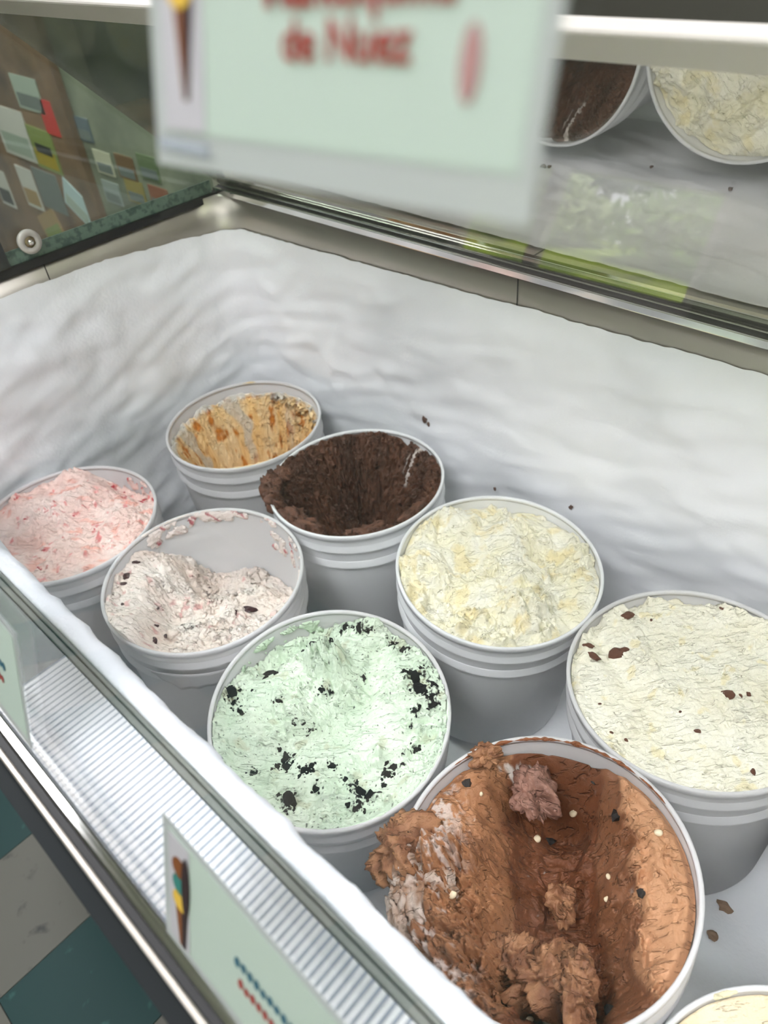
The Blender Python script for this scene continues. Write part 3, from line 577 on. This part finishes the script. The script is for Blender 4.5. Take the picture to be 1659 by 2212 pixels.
# --- strawberry
def h_straw(x, y):
    r = rho_of(x, y); wx = x + .010 * fbm(x, y, 30, 3, 61)
    z = -.010 + .009 * fbm(wx, y, 15, 3, 62) + .0018 * fbm(x, y, 120, 3, 64)
    z = z - .038 * G(x, y, .060, .092, .050, .026, R_(-35)) * sm(.6, .95, r) + .012 * G(x, y, .000, .085, .030, .016) - .008 * G(x, y, -.03, -.02, .05, .03)
    ro = sm(-.1, .3, fbm(x, y, 16, 3, 63)); return z + .0050 * crumble(x, y, 55, 68) * ro - .0018 * flakes(x, y, R_(10), 69) * (1 - ro)
SC = [(.046,.11,4.2),(.09,.07,7.0),(-.001,.023,4.5),(.082,.032,3.6),(.037,-.004,3.0),(.062,.06,3.0),(-.021,-.043,5.0),(-.1,.058,4.5),(-.097,.062,3.6),(-.066,.013,3.6),(-.009,-.084,5.0),(.026,.105,4.6),(.088,.05,5.0),(.05,-.03,2.5),(.03,.05,2.5),(-.03,.04,2.5)]
def c_straw(x, y, z):
    c = mixc(L(246, 213, 203), L(247, 227, 219), .5 + .7 * fbm(x, y, 18, 3, 65)); den = 0
    for a, b, s in SC: den = den + G(x, y, a, b, .012, .006, a * 40)
    c = mixc(c, L(226, 112, 114), .75 * sm(.45, 1.0, fbm(x, y, 90, 4, 66) + .6 * np.clip(den, 0, 1)))
    return mixc(c, L(240, 160, 140), .6 * sm(.35, .75, fbm(x * .6, y * 1.6, 40, 3, 67) + .15 * sm(0, .1, x)))
ist = make_ice(*FRM['straw'], h_straw, c_straw, 'pink strawberry ice cream with red fruit bits', nr=110, nt=480)
M_berry = mat('red_berry', lin(186, 44, 62), .35, bump=[(300, .4, .001)])
chunks(ist, 'fruit_bit', SC, h_straw, [M_berry], 8, sink=.45, flat_=.4, elong=1.6, label='red strawberry bit', sub=2)
wallpatch(ist, 'wall_smear', R_(18), R_(75), .004, .034, -.02, 45, lambda x, y, z: mixc(np.tile(L(244, 214, 206), (len(x), 1)), L(214, 90, 100), sm(.2, .5, fbm(x, y + z, 60, 3, 70))), M_ice, 71)
# --- cherry
def h_cherry(x, y):
    r = rho_of(x, y); wx = x + .010 * fbm(x, y, 32, 3, 81)
    z = -.068 - .042 * sm(.01, .06, y) * sm(-.075, -.03, x) + .050 * sm(-.050, -.098, x + .25 * y) + .026 * sm(-.02, -.10, y)
    z = z + .030 * G(x, y, -.066, .066, .026, .030) + .020 * G(x, y, .050, .050, .026, .018, R_(20)) + .010 * G(x, y, .098, -.02, .018, .03)
    ro = np.clip(sm(-.1, .3, fbm(x, y, 18, 3, 83)) + .7 * sm(.02, .06, y), 0, 1)
    z = z + .007 * fbm(wx, y, 20, 3, 82) + .0050 * crumble(x, y, 58, 88) * ro + .0016 * fbm(x, y, 120, 3, 84) + .006 * sm(.9, 1., r) * sm(.02, -.05, y)
    return z - .0018 * flakes(x, y, R_(8), 89) * (1 - ro)
CC = [(.048,-.004,9.9),(.029,-.013,8.1),(-.07,-.012,5.6),(-.024,-.031,5.1),(-.013,-.035,5.1),(-.058,-.05,4.6),(-.048,-.06,5.6),(-.105,.045,5.6),(-.108,.018,7.4),(-.106,.004,4.8),(-.099,-.028,3.0),(.014,.027,3.5),(-.05,-.08,6.4),(-.061,-.078,3.5)]
def c_cherry(x, y, z):
    c = mixc(L(238, 221, 209), L(243, 235, 228), .5 + .6 * fbm(x, y, 20, 3, 85)); den = 0
    for a, b, s in CC: den = den + G(x, y, a, b, .010)
    return mixc(c, L(206, 132, 132), .6 * sm(.55, 1.0, fbm(x, y, 80, 4, 86) + .4 * np.clip(den, 0, 1) + .45 * G(x, y, -.035, .015, .03, .022)))
ich = make_ice(*FRM['cherry'], h_cherry, c_cherry, 'off white cherry ice cream scooped out to the tub wall', nf=lambda a, b, x, y, z: .006 * (crumble(x + .8 * z, y - .7 * z, 60, 97) - .3) * sm(.3, .9, np.abs(fbm(x, y, 14, 2, 98)) * 3), nr=110, nt=500)
M_cherry = mat('black_cherry', lin(54, 14, 22), .3, bump=[(300, .4, .001)], coat=.2)
chunks(ich, 'cherry_piece', [(a, b, s * 1.3) for a, b, s in CC], h_cherry, [M_cherry], 9, sink=.0, flat_=.6, elong=1.25, label='dark cherry piece', sub=2, jit=.32)
cch = lambda x, y, z: mixc(np.tile(L(240, 228, 222), (len(x), 1)), L(190, 110, 116), sm(.25, .5, fbm(x + z, y, 70, 3, 87)))
for t0, t1, d0, d1, th_, sd in ((70, 112, .000, .022, -.15, 91), (20, 60, .020, .058, -.1, 92), (45, 66, .002, .014, .0, 93), (10, 40, .002, .030, .22, 94), (100, 150, .0, .03, -.2, 95), (-25, 20, .0, .04, -.05, 96)):
    wallpatch(ich, 'wall_smear', R_(t0), R_(t1), d0, d1, th_, 60, cch, M_ice, sd)
# --- caramel, scooped to a thin coat on the wall
def h_caramel(x, y):
    r = rho_of(x, y); t = np.arctan2(y, x)
    topz = -.020 + .006 * fbm(t * .119, r * 0, 40, 3, 101) + .010 * sm(.2, -.6, np.sin(t)) + .004 * fbm(t, r * 0, 3, 2, 102)
    k = sm(.74, 1.0, r + .022 * fbm(x, y, 40, 3, 103) * sm(1.0, .9, r)) ** .75
    z = -.155 + (.155 + topz) * k + .006 * fbm(x * 1., y + r, 60, 3, 104) * sm(1.0, .95, r) + .012 * G(x, y, .045, .07, .02, .02)
    return z + .010 * (crumble(x, y, 50, 110) - .4) * 0
def c_caramel(x, y, z):
    t = np.arctan2(y, x) + .25 * fbm(x, y, 14, 2, 105); c = mixc(L(250, 208, 142), L(252, 224, 176), .5 + .8 * fbm(x, y, 40, 3, 106))
    c = mixc(c, L(206, 126, 36), sm(.30, .58, fbm(t * .16, z * .8, 40, 3, 107)))
    st = sm(.62, .80, np.sin(t * 7.0 + .9 + 1.2 * fbm(t, z * 9, 2.0, 2, 108))) * sm(.72, .84, rho_of(x, y)) * sm(-.02, .04, -x + .06)
    c = mixc(c, L(222, 212, 196), .85 * st)
    return mixc(c, L(236, 232, 224), sm(-.030, -.018, z + .006 * fbm(x, y, 90, 3, 109)))
ica = make_ice(*FRM['caramel'], h_caramel, c_caramel, 'caramel swirled ice cream scraped thin in a deep hollow', nf=lambda a, b, x, y, z: -.006 * crumble(a, b, 45, 110) * sm(-.02, .04, x) - .0015 * fbm(a, b, 120, 3, 111), pw=.6, nr=130, nt=480)
M_drip = mat('caramel_sauce', lin(168, 92, 20), .25, coat=.4)
chunks(ica, 'caramel_piece', [(.030, .080, 11), (.034, .074, 8)], h_caramel, [M_drip], 12, sink=.0, flat_=.8, label='glossy caramel piece', sub=2, jit=.2)
def rimsmear(ice, name, t0, t1, m, cf, seed, th=.0025):
    """ragged crumbs of ice cream lying along the rim"""
    h = ice['h']; n = int((t1 - t0) * .12 / .0014); k = 8; T = np.linspace(t0, t1, n); A = np.linspace(0, math.pi, k)
    amp = th * np.clip(.55 + .8 * fbm(T * .12, T * 0 + seed, 70, 3, seed), .12, 1.5) * np.sin(np.clip((T - t0) / (t1 - t0), 0, 1) * math.pi) ** .4
    Rr = .1195 + (-np.cos(A))[None, :] * np.minimum(amp, .003)[:, None] * .9; Zr = h - .0012 + np.sin(A)[None, :] * amp[:, None]
    V = np.stack([Rr * np.cos(T)[:, None], Rr * np.sin(T)[:, None], Zr], -1).reshape(-1, 3)
    return link(name, npmesh(name, V, grid(n, k), np.tile(cf, (len(V), 1))), m, ice, True)
rimsmear(ica, 'rim_smear', R_(-105), R_(-45), M_ice, L(246, 222, 176), 3); rimsmear(ica, 'rim_smear', R_(88), R_(100), M_ice, L(246, 222, 176), 5)
rimsmear(ica, 'rim_smear', R_(-72), R_(-18), M_ice, L(206, 140, 60), 6, .0018)
rimsmear(ic, 'rim_smear', R_(-95), R_(10), M_ice, L(218, 236, 212), 7, .0022); rimsmear(ich, 'rim_smear', R_(95), R_(150), M_ice, L(240, 228, 222), 8, .0022)
rimsmear(ip, 'rim_smear', R_(-140), R_(-60), M_ice, L(248, 244, 230), 10, .0012)
# --- dark chocolate hollow
def h_dark(x, y):
    r = rho_of(x, y); t = np.arctan2(y, x); wx = x + .014 * fbm(x, y, 30, 3, 121)
    topz = -.004 + .006 * fbm(t * .119, r * 0, 50, 3, 122) + .010 * G(t, t * 0, 2.95, 0, .35, 1) - .008 * G(t, t * 0, .75, 0, .3, 1)
    k = sm(.30, 1.0, r + .07 * fbm(x, y, 18, 3, 123) * sm(1.0, .85, r)) ** .85
    z = -.150 + (.150 + topz) * k + .006 * fbm(wx, y, 30, 3, 124) * sm(1.0, .93, r)
    return z - .016 * G(x, y, .02, .03, .016, .06, R_(12)) * sm(1., .9, r)
def c_dark(x, y, z):
    t = np.arctan2(y, x); c = mixc(L(76, 45, 30), L(108, 69, 50), .45 + .9 * fbm(x, y, 26, 4, 126))
    sc_ = sm(.05, .35, np.sin(t * 60) + .4 * fbm(t * .12, z, 90, 2, 128) + .35) * G(t, z, .66, -.030, .085, .030, 0) * 1.3
    return mixc(c, L(226, 214, 206), sm(.35, .6, sc_))
idk = make_ice(*FRM['dark'], h_dark, c_dark, 'very dark chocolate ice cream hollowed deep into its tub', m=M_choc_ice, nf=lambda a, b, x, y, z: .009 * (.5 - crumble(a, b, 36, 125)) + .0035 * fbm(a, b, 90, 3, 126), pw=.75, nr=140, nt=560)
def lump(ice, name, x, y, z, rx, ry, rz, rot, seed, col, m, sub=4, amp=.25, sc=60, over=False):
    bm = bmesh.new(); bmesh.ops.create_icosphere(bm, subdivisions=sub, radius=1); bm.verts.ensure_lookup_table()
    co = np.array([v.co[:] for v in bm.verts]); d = co * np.array([rx, ry, rz]); a_ = d[:, 0] + d[:, 2] * .8; b_ = d[:, 1] - d[:, 2] * .7
    n = amp * (.9 * fbm(a_, b_, sc, 3, seed) + 1.1 * (crumble(a_, b_, sc * 1.3, seed + 2) - .4) + .25 * fbm(a_, b_, sc * 5, 2, seed + 7))
    co *= (1 + n)[:, None] * np.array([rx, ry, rz])
    if not over:                     # lumps inside the tub press against the wall, only the overflowing ones wrap the rim
        c_, s_ = math.cos(rot), math.sin(rot); gx = c_ * co[:, 0] - s_ * co[:, 1] + x; gy = s_ * co[:, 0] + c_ * co[:, 1] + y; gz = ice['h'] + z + co[:, 2]
        q_ = np.minimum(1., (ri_at(gz, ice['h']) - .0010) / (np.hypot(gx, gy) + 1e-9)); gx = gx * q_ - x; gy = gy * q_ - y
        co[:, 0] = c_ * gx + s_ * gy; co[:, 1] = -s_ * gx + c_ * gy
    me = bpy.data.meshes.new(name); bm.to_mesh(me); bm.free(); me.vertices.foreach_set('co', co.astype(np.float32).ravel()); me.update()
    at = me.color_attributes.new('Col', 'FLOAT_COLOR', 'POINT'); C = mixc(np.asarray(col[0]), np.asarray(col[1]), .5 + 1.2 * fbm(co[:, 0] + co[:, 2], co[:, 1], sc, 3, seed + 5))
    at.data.foreach_set('color', np.concatenate([C, np.ones((len(C), 1))], 1).astype(np.float32).ravel())
    o = link(name, me, m, ice, True); o.location = (x, y, ice['h'] + z); o.rotation_euler = (0, 0, rot); return o
for x, y, z, rx, ry, rz, ro, sd in ((-.118, -.006, .000, .011, .026, .009, .15, 1), (-.112, -.034, -.004, .009, .018, .008, .45, 2), (-.108, .022, -.002, .012, .012, .008, 0, 3), (-.062, -.088, -.012, .022, .012, .010, -.5, 4), (-.085, -.066, -.008, .018, .012, .010, -.8, 5), (.02, -.104, -.012, .026, .008, .009, .15, 6), (.075, -.08, -.010, .020, .008, .009, .75, 7)):
    lump(idk, 'scraped_lump', x, y, z, rx, ry, rz, ro, sd, (L(76, 45, 30), L(108, 69, 50)), M_choc_ice, 4, .5, 90, over=sd < 4)
# --- brown chocolate with a valley
def h_choc(x, y):
    r = rho_of(x, y); wx = x + .014 * fbm(x, y, 22, 3, 141); wy = y + .014 * fbm(x, y, 22, 3, 142)
    d = wx * .6 + x * .4 - (.014 + .14 * y)                      # distance from the valley line
    z = -.078 * np.exp(-(np.abs(d) / (.054 + .012 * sm(0, .08, -y))) ** 3.2) * sm(1.05, .72, r) - .012
    z = z - .026 * G(x, y, .032, .082, .030, .022) - .026 * G(x, y, -.005, -.070, .030, .025)
    z = z + .010 * G(x, y, .030, .02, .005, .075, R_(-32)) + .016 * G(x, y, -.090, .012, .022, .03) + .014 * G(x, y, -.085, -.05, .03, .03)
    lft = sm(-.03, -.07, x) * sm(.06, .02, y); bot = G(x, y, -.01, -.072, .045, .032); rgt = G(d, d * 0, .060, 0, .007, 1) * sm(.09, .05, y)
    ro = np.clip(lft + bot + rgt, 0, 1)
    dn = d + .006 * fbm(x, y, 40, 3, 155)
    z = z - .006 * sm(-.019, -.015, dn) * sm(.036, .031, dn) * sm(1., .8, r) + .004 * sm(.055, .060, dn) * sm(1., .92, r)
    z = z + .020 * (crumble(x, y, 30, 143) - .4) * np.clip(lft + bot, 0, 1) + .011 * (crumble(x, y, 55, 146) - .35) * ro + .005 * fbm(wx, wy, 40, 4, 144) * sm(1.0, .9, r)
    z = z + .0022 * fbm(x, y, 120, 3, 148) * ro - .0040 * flakes(x, y, R_(-14), 147, 24, 80) * (1 - ro) * sm(.075, .055, x) * sm(-.03, -.01, d) - .002 * flakes(x, y, R_(30), 149, 18, 60) * (1 - ro) * sm(.0, -.03, d)
    return z - .004 * sm(.94, 1, r)
def c_choc(x, y, z):
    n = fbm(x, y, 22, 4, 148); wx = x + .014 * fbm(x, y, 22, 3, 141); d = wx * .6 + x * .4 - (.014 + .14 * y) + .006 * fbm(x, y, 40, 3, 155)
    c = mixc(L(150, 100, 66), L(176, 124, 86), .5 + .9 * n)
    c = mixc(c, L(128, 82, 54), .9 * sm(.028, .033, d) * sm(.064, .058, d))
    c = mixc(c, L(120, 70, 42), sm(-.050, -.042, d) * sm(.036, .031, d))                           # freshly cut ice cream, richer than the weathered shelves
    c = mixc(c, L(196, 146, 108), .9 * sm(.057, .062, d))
    frost = sm(.25, .75, fbm(x, y, 150, 4, 150) + .8 * fbm(x, y, 20, 2, 151) + .2) * sm(-.05, -.085, x) * sm(-.05, -.01, z)
    c = mixc(c, L(212, 198, 190), .8 * frost)
    return mixc(c, L(228, 220, 212), sm(.35, .7, 1.2 * G(x, y, -.005, .106, .020, .006) + .5 * fbm(x, y, 120, 2, 152) - .05))
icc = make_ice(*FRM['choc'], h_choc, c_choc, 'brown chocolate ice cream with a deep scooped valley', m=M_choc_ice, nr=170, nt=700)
CL = (L(130, 84, 56), L(172, 124, 88)); CF = (L(158, 120, 94), L(208, 190, 178))
for x, y, z, rx, ry, rz, ro, sd, cc in ((-.116, .020, .006, .021, .018, .013, .3, 11, CL), (-.101, -.012, .003, .017, .024, .012, .2, 12, CF), (-.119, -.026, -.004, .009, .020, .012, .1, 13, CF), (-.088, -.034, -.008, .019, .018, .012, .6, 14, CL), (-.010, -.066, -.052, .024, .017, .016, .3, 16, CL), (.012, -.080, -.046, .010, .024, .016, -.2, 17, CL), (-.034, -.050, -.052, .017, .014, .013, .8, 18, CL), (.004, .084, -.034, .015, .019, .011, -.4, 19, (L(130, 92, 78), L(158, 116, 100))), (-.036, .108, -.003, .013, .009, .008, .25, 20, CL), (.014, -.0, -.070, .009, .012, .009, -.3, 21, CL)):
    lump(icc, 'scooped_lump', x, y, z, rx, ry, rz, ro, sd, cc, M_choc_ice, 5, .55, 62, over=sd in (11, 12, 13, 20))
M_fudge = mat('fudge', lin(24, 16, 14), .35, bump=[(300, .4, .001)])
chunks(icc, 'chocolate_chunk', [(-.057,.088,11),(.075,.054,13),(.015,.08,12),(.066,.098,6),(.076,-.02,9),(-.01,-.043,10),(.036,-.09,12),(.02,-.086,7),(.009,-.001,7)], h_choc, [M_fudge], 14, sink=.0, flat_=.6, label='dark chocolate chunk', sub=1, jit=.3)
M_chip = mat('white_chip', lin(232, 214, 182), .4)
chunks(icc, 'white_chip', [(a, b, s_ * 1.35) for a, b, s_ in [(.043,.092,7),(.002,.072,6),(-.045,.078,3.5),(.053,-.006,4.5),(.058,.011,4),(.023,-.067,10),(-.012,-.098,11),(.002,-.1,10),(-.012,-.09,5),(.021,-.096,4),(.01,.008,3),(-.029,-.094,5),(.1,.022,5),(-.075,-.023,5)]], h_choc, [M_chip], 15, sink=-.6, flat_=.75, label='creamy white chip', smooth=True, sub=2, jit=.08)
o = link('white_chip', rock(99, 2, .08), mat('caramel_chip', lin(214, 160, 98), .35), icc, True); o.location = (-.118, .012, icc['h'] + .019); o.scale = (.0048, .0048, .0036)
rimsmear(icc, 'rim_smear', R_(20), R_(125), M_choc_ice, L(140, 84, 50), 9, .003)
# --- peach and the half hidden tub
def h_peach(x, y): return -.010 + .003 * fbm(x, y, 14, 3, 161) + .001 * fbm(x, y, 80, 3, 162)
ipe = make_ice(*FRM['peach'], h_peach, lambda x, y, z: mixc(L(246, 226, 190), L(248, 234, 204), .5 + .8 * fbm(x, y, 20, 3, 163)), 'smooth peach coloured ice cream near the front wall', nr=50, nt=200)
rimsmear(ipe, 'rim_smear', R_(96), R_(106), M_ice, L(250, 242, 206), 12, .004)
make_ice(*FRM['side'], lambda x, y: -.02 + .004 * fbm(x, y, 18, 3, 171), lambda x, y, z: mixc(L(244, 238, 220), L(248, 244, 232), .5 + .8 * fbm(x, y, 20, 3, 173)), 'plain vanilla ice cream in the tub past the nut ice cream', nr=40, nt=160)

# torn tape strip on the cherry tub
for o_ in [q for q in COL.objects if q.get('label') == 'milky tub with torn tape strip holding cherry ice cream']:
    h = FRM['cherry'][1]; n = 40; T = np.linspace(R_(-112), R_(-68), n); k = 6
    lo = np.interp(T, [R_(-112), R_(-104), R_(-98), R_(-80), R_(-68)], [.040, .050, .062, .058, .052]); hi = np.interp(T, [R_(-112), R_(-100), R_(-68)], [.036, .033, .035])
    A = np.linspace(0, 1, k); D = hi[:, None] + (lo - hi)[:, None] * A[None, :]
    r = .1243 + .0008 * np.sin(T * 40)[:, None] * A[None, :]
    V = np.stack([r * np.cos(T)[:, None], r * np.sin(T)[:, None], h - D], -1).reshape(-1, 3)
    tp = link('tape_strip', npmesh('tape_strip', V, grid(n, k)), mat('tape', lin(228, 226, 226), .35, trans=.45), o_, True)
    md = tp.modifiers.new('t', 'SOLIDIFY'); md.thickness = .0006

# ------------------------------------------------------------------ crumbs in the freezer
M_crumb = mat('crumb', lin(120, 84, 60), .8, var=(200, lin(220, 200, 170), .5, .65))
def crumb(loc, s, lab, m=M_crumb):
    o = link('crumb', rock(int(abs(loc[0]) * 9999), 2, .3), m); o.location = loc; o.scale = s; tag(o, lab, 'crumb', 'crumbs in the freezer'); return o
crumb((.0145, .4275, ZF + .0035), (.0085, .0055, .0045), 'brown and cream nut crumb on the freezer floor')
crumb((.017, .392, ZF + .003), (.006, .005, .0035), 'pale crumb half hidden by the chocolate tub')
M_ccr = mat('choc_crumb', lin(92, 66, 54), .8)
for (x, z, s), lab in (((-.591, -.595, .0038), 'largest chocolate crumb frozen to the back wall'), ((-.585, -.602, .0022), 'smaller chocolate crumb just under the largest one on the back wall'), ((-.464, -.665, .0020), 'tiny crumb on the back wall above the cream ice cream'), ((-.342, -.636, .0026), 'greyish crumb smear on the back wall by the cream ice cream')):
    crumb((x, YB - .0075, CAMZ + z), (s, s * .9, s * 1.6), lab, M_ccr)

# ------------------------------------------------------------------ notice board seen through the end glass
M_board = mat('brown_board', lin(140, 108, 82), .8, var=(6, lin(84, 66, 52), .4, .7)); M_olive = mat('olive_board', lin(138, 140, 120), .8, var=(5, lin(80, 86, 74), .4, .7))
nb_ = tag(empty('notice_board', (0, .96, 0)), 'brown and olive notice board standing beyond the freezer end', 'board')
box('board_panel', (-3.0, -2.06, .0, .02, 0, 1.55), M_board, nb_); box('board_panel', (-2.06, -1.15, .0, .02, 0, 1.55), M_olive, nb_)
box('board_post', (-2.10, -2.03, -.02, .0, 0, 1.6), M_board, nb_)
PM = {n: mat('paper_' + n, lin(*c), .7) for n, c in dict(white=(214, 206, 198), red=(206, 50, 46), yellow=(176, 150, 44), green=(140, 150, 84), grey=(110, 116, 112), pale=(170, 178, 164), tan=(170, 138, 92), black=(40, 44, 40), blue=(188, 204, 206)).items()}
def note(x, z, w, h, cols, lab, rot=0., kind=0):
    r = tag(empty('paper_note', (x, .9585, CAMZ + z), (0, rot, 0)), lab, 'note', 'papers on the notice board')
    sh = link('sheet', boxmesh(-w / 2, w / 2, -.0012, .0012, -h / 2, h / 2), PM[cols[0]], r)
    if len(cols) > 1:
        link('print_block', boxmesh(-w * .42, w * .42, -.0020, -.0013, -h * .42, -h * .02), PM[cols[1]], sh)
    if len(cols) > 2:
        link('print_block', boxmesh(-w * .30, w * .34, -.0026, -.0021, -h * .10, h * .12), PM[cols[2]], sh)
    return r
note(-2.455, -.470, .205, .140, ('white', 'pale'), 'large white printed sheet on the brown board', R_(3))
note(-2.165, -.405, .105, .088, ('red',), 'bright red note on the brown board', R_(3))
note(-2.285, -.497, .145, .115, ('green', 'yellow', 'black'), 'green and yellow card under the red note', R_(4))
note(-2.495, -.634, .105, .125, ('white', 'tan'), 'narrow white card with tan block', R_(3))
note(-2.352, -.622, .150, .118, ('grey',), 'dark grey card beside the narrow white card', R_(3))
note(-2.262, -.352, .150, .085, ('pale', 'grey'), 'pale grey card above the large white sheet', R_(3))
note(-2.190, -.632, .130, .090, ('blue', 'pale'), 'pale blue creased note tilted on the board', R_(28))
note(-2.440, -.742, .150, .085, ('tan', 'green'), 'tan leaflet at the foot of the papers', R_(-20))
note(-2.715, -.665, .100, .120, ('white', 'black'), 'white framed card with black picture', R_(3))
note(-2.640, -.345, .120, .100, ('white',), 'plain white sheet at the board edge', R_(3))
PM.update({n: mat('paper_' + n, lin(*c), .7) for n, c in dict(mustard=(150, 132, 72), brown=(120, 92, 66), slate=(92, 104, 112), cream=(196, 190, 166), moss=(104, 118, 84), rust=(140, 84, 62), silver=(150, 156, 152)).items()})
for x, z, c in ((-1.945, -.49, 'cream'), (-1.835, -.487, 'brown'), (-1.950, -.566, 'silver'), (-1.822, -.545, 'mustard'), (-2.005, -.415, 'slate'), (-1.725, -.474, 'moss'), (-1.71, -.545, 'rust')):
    note(x, z, .085, .058, (c, 'grey'), 'small faded %s card on the olive board' % c, R_(2))
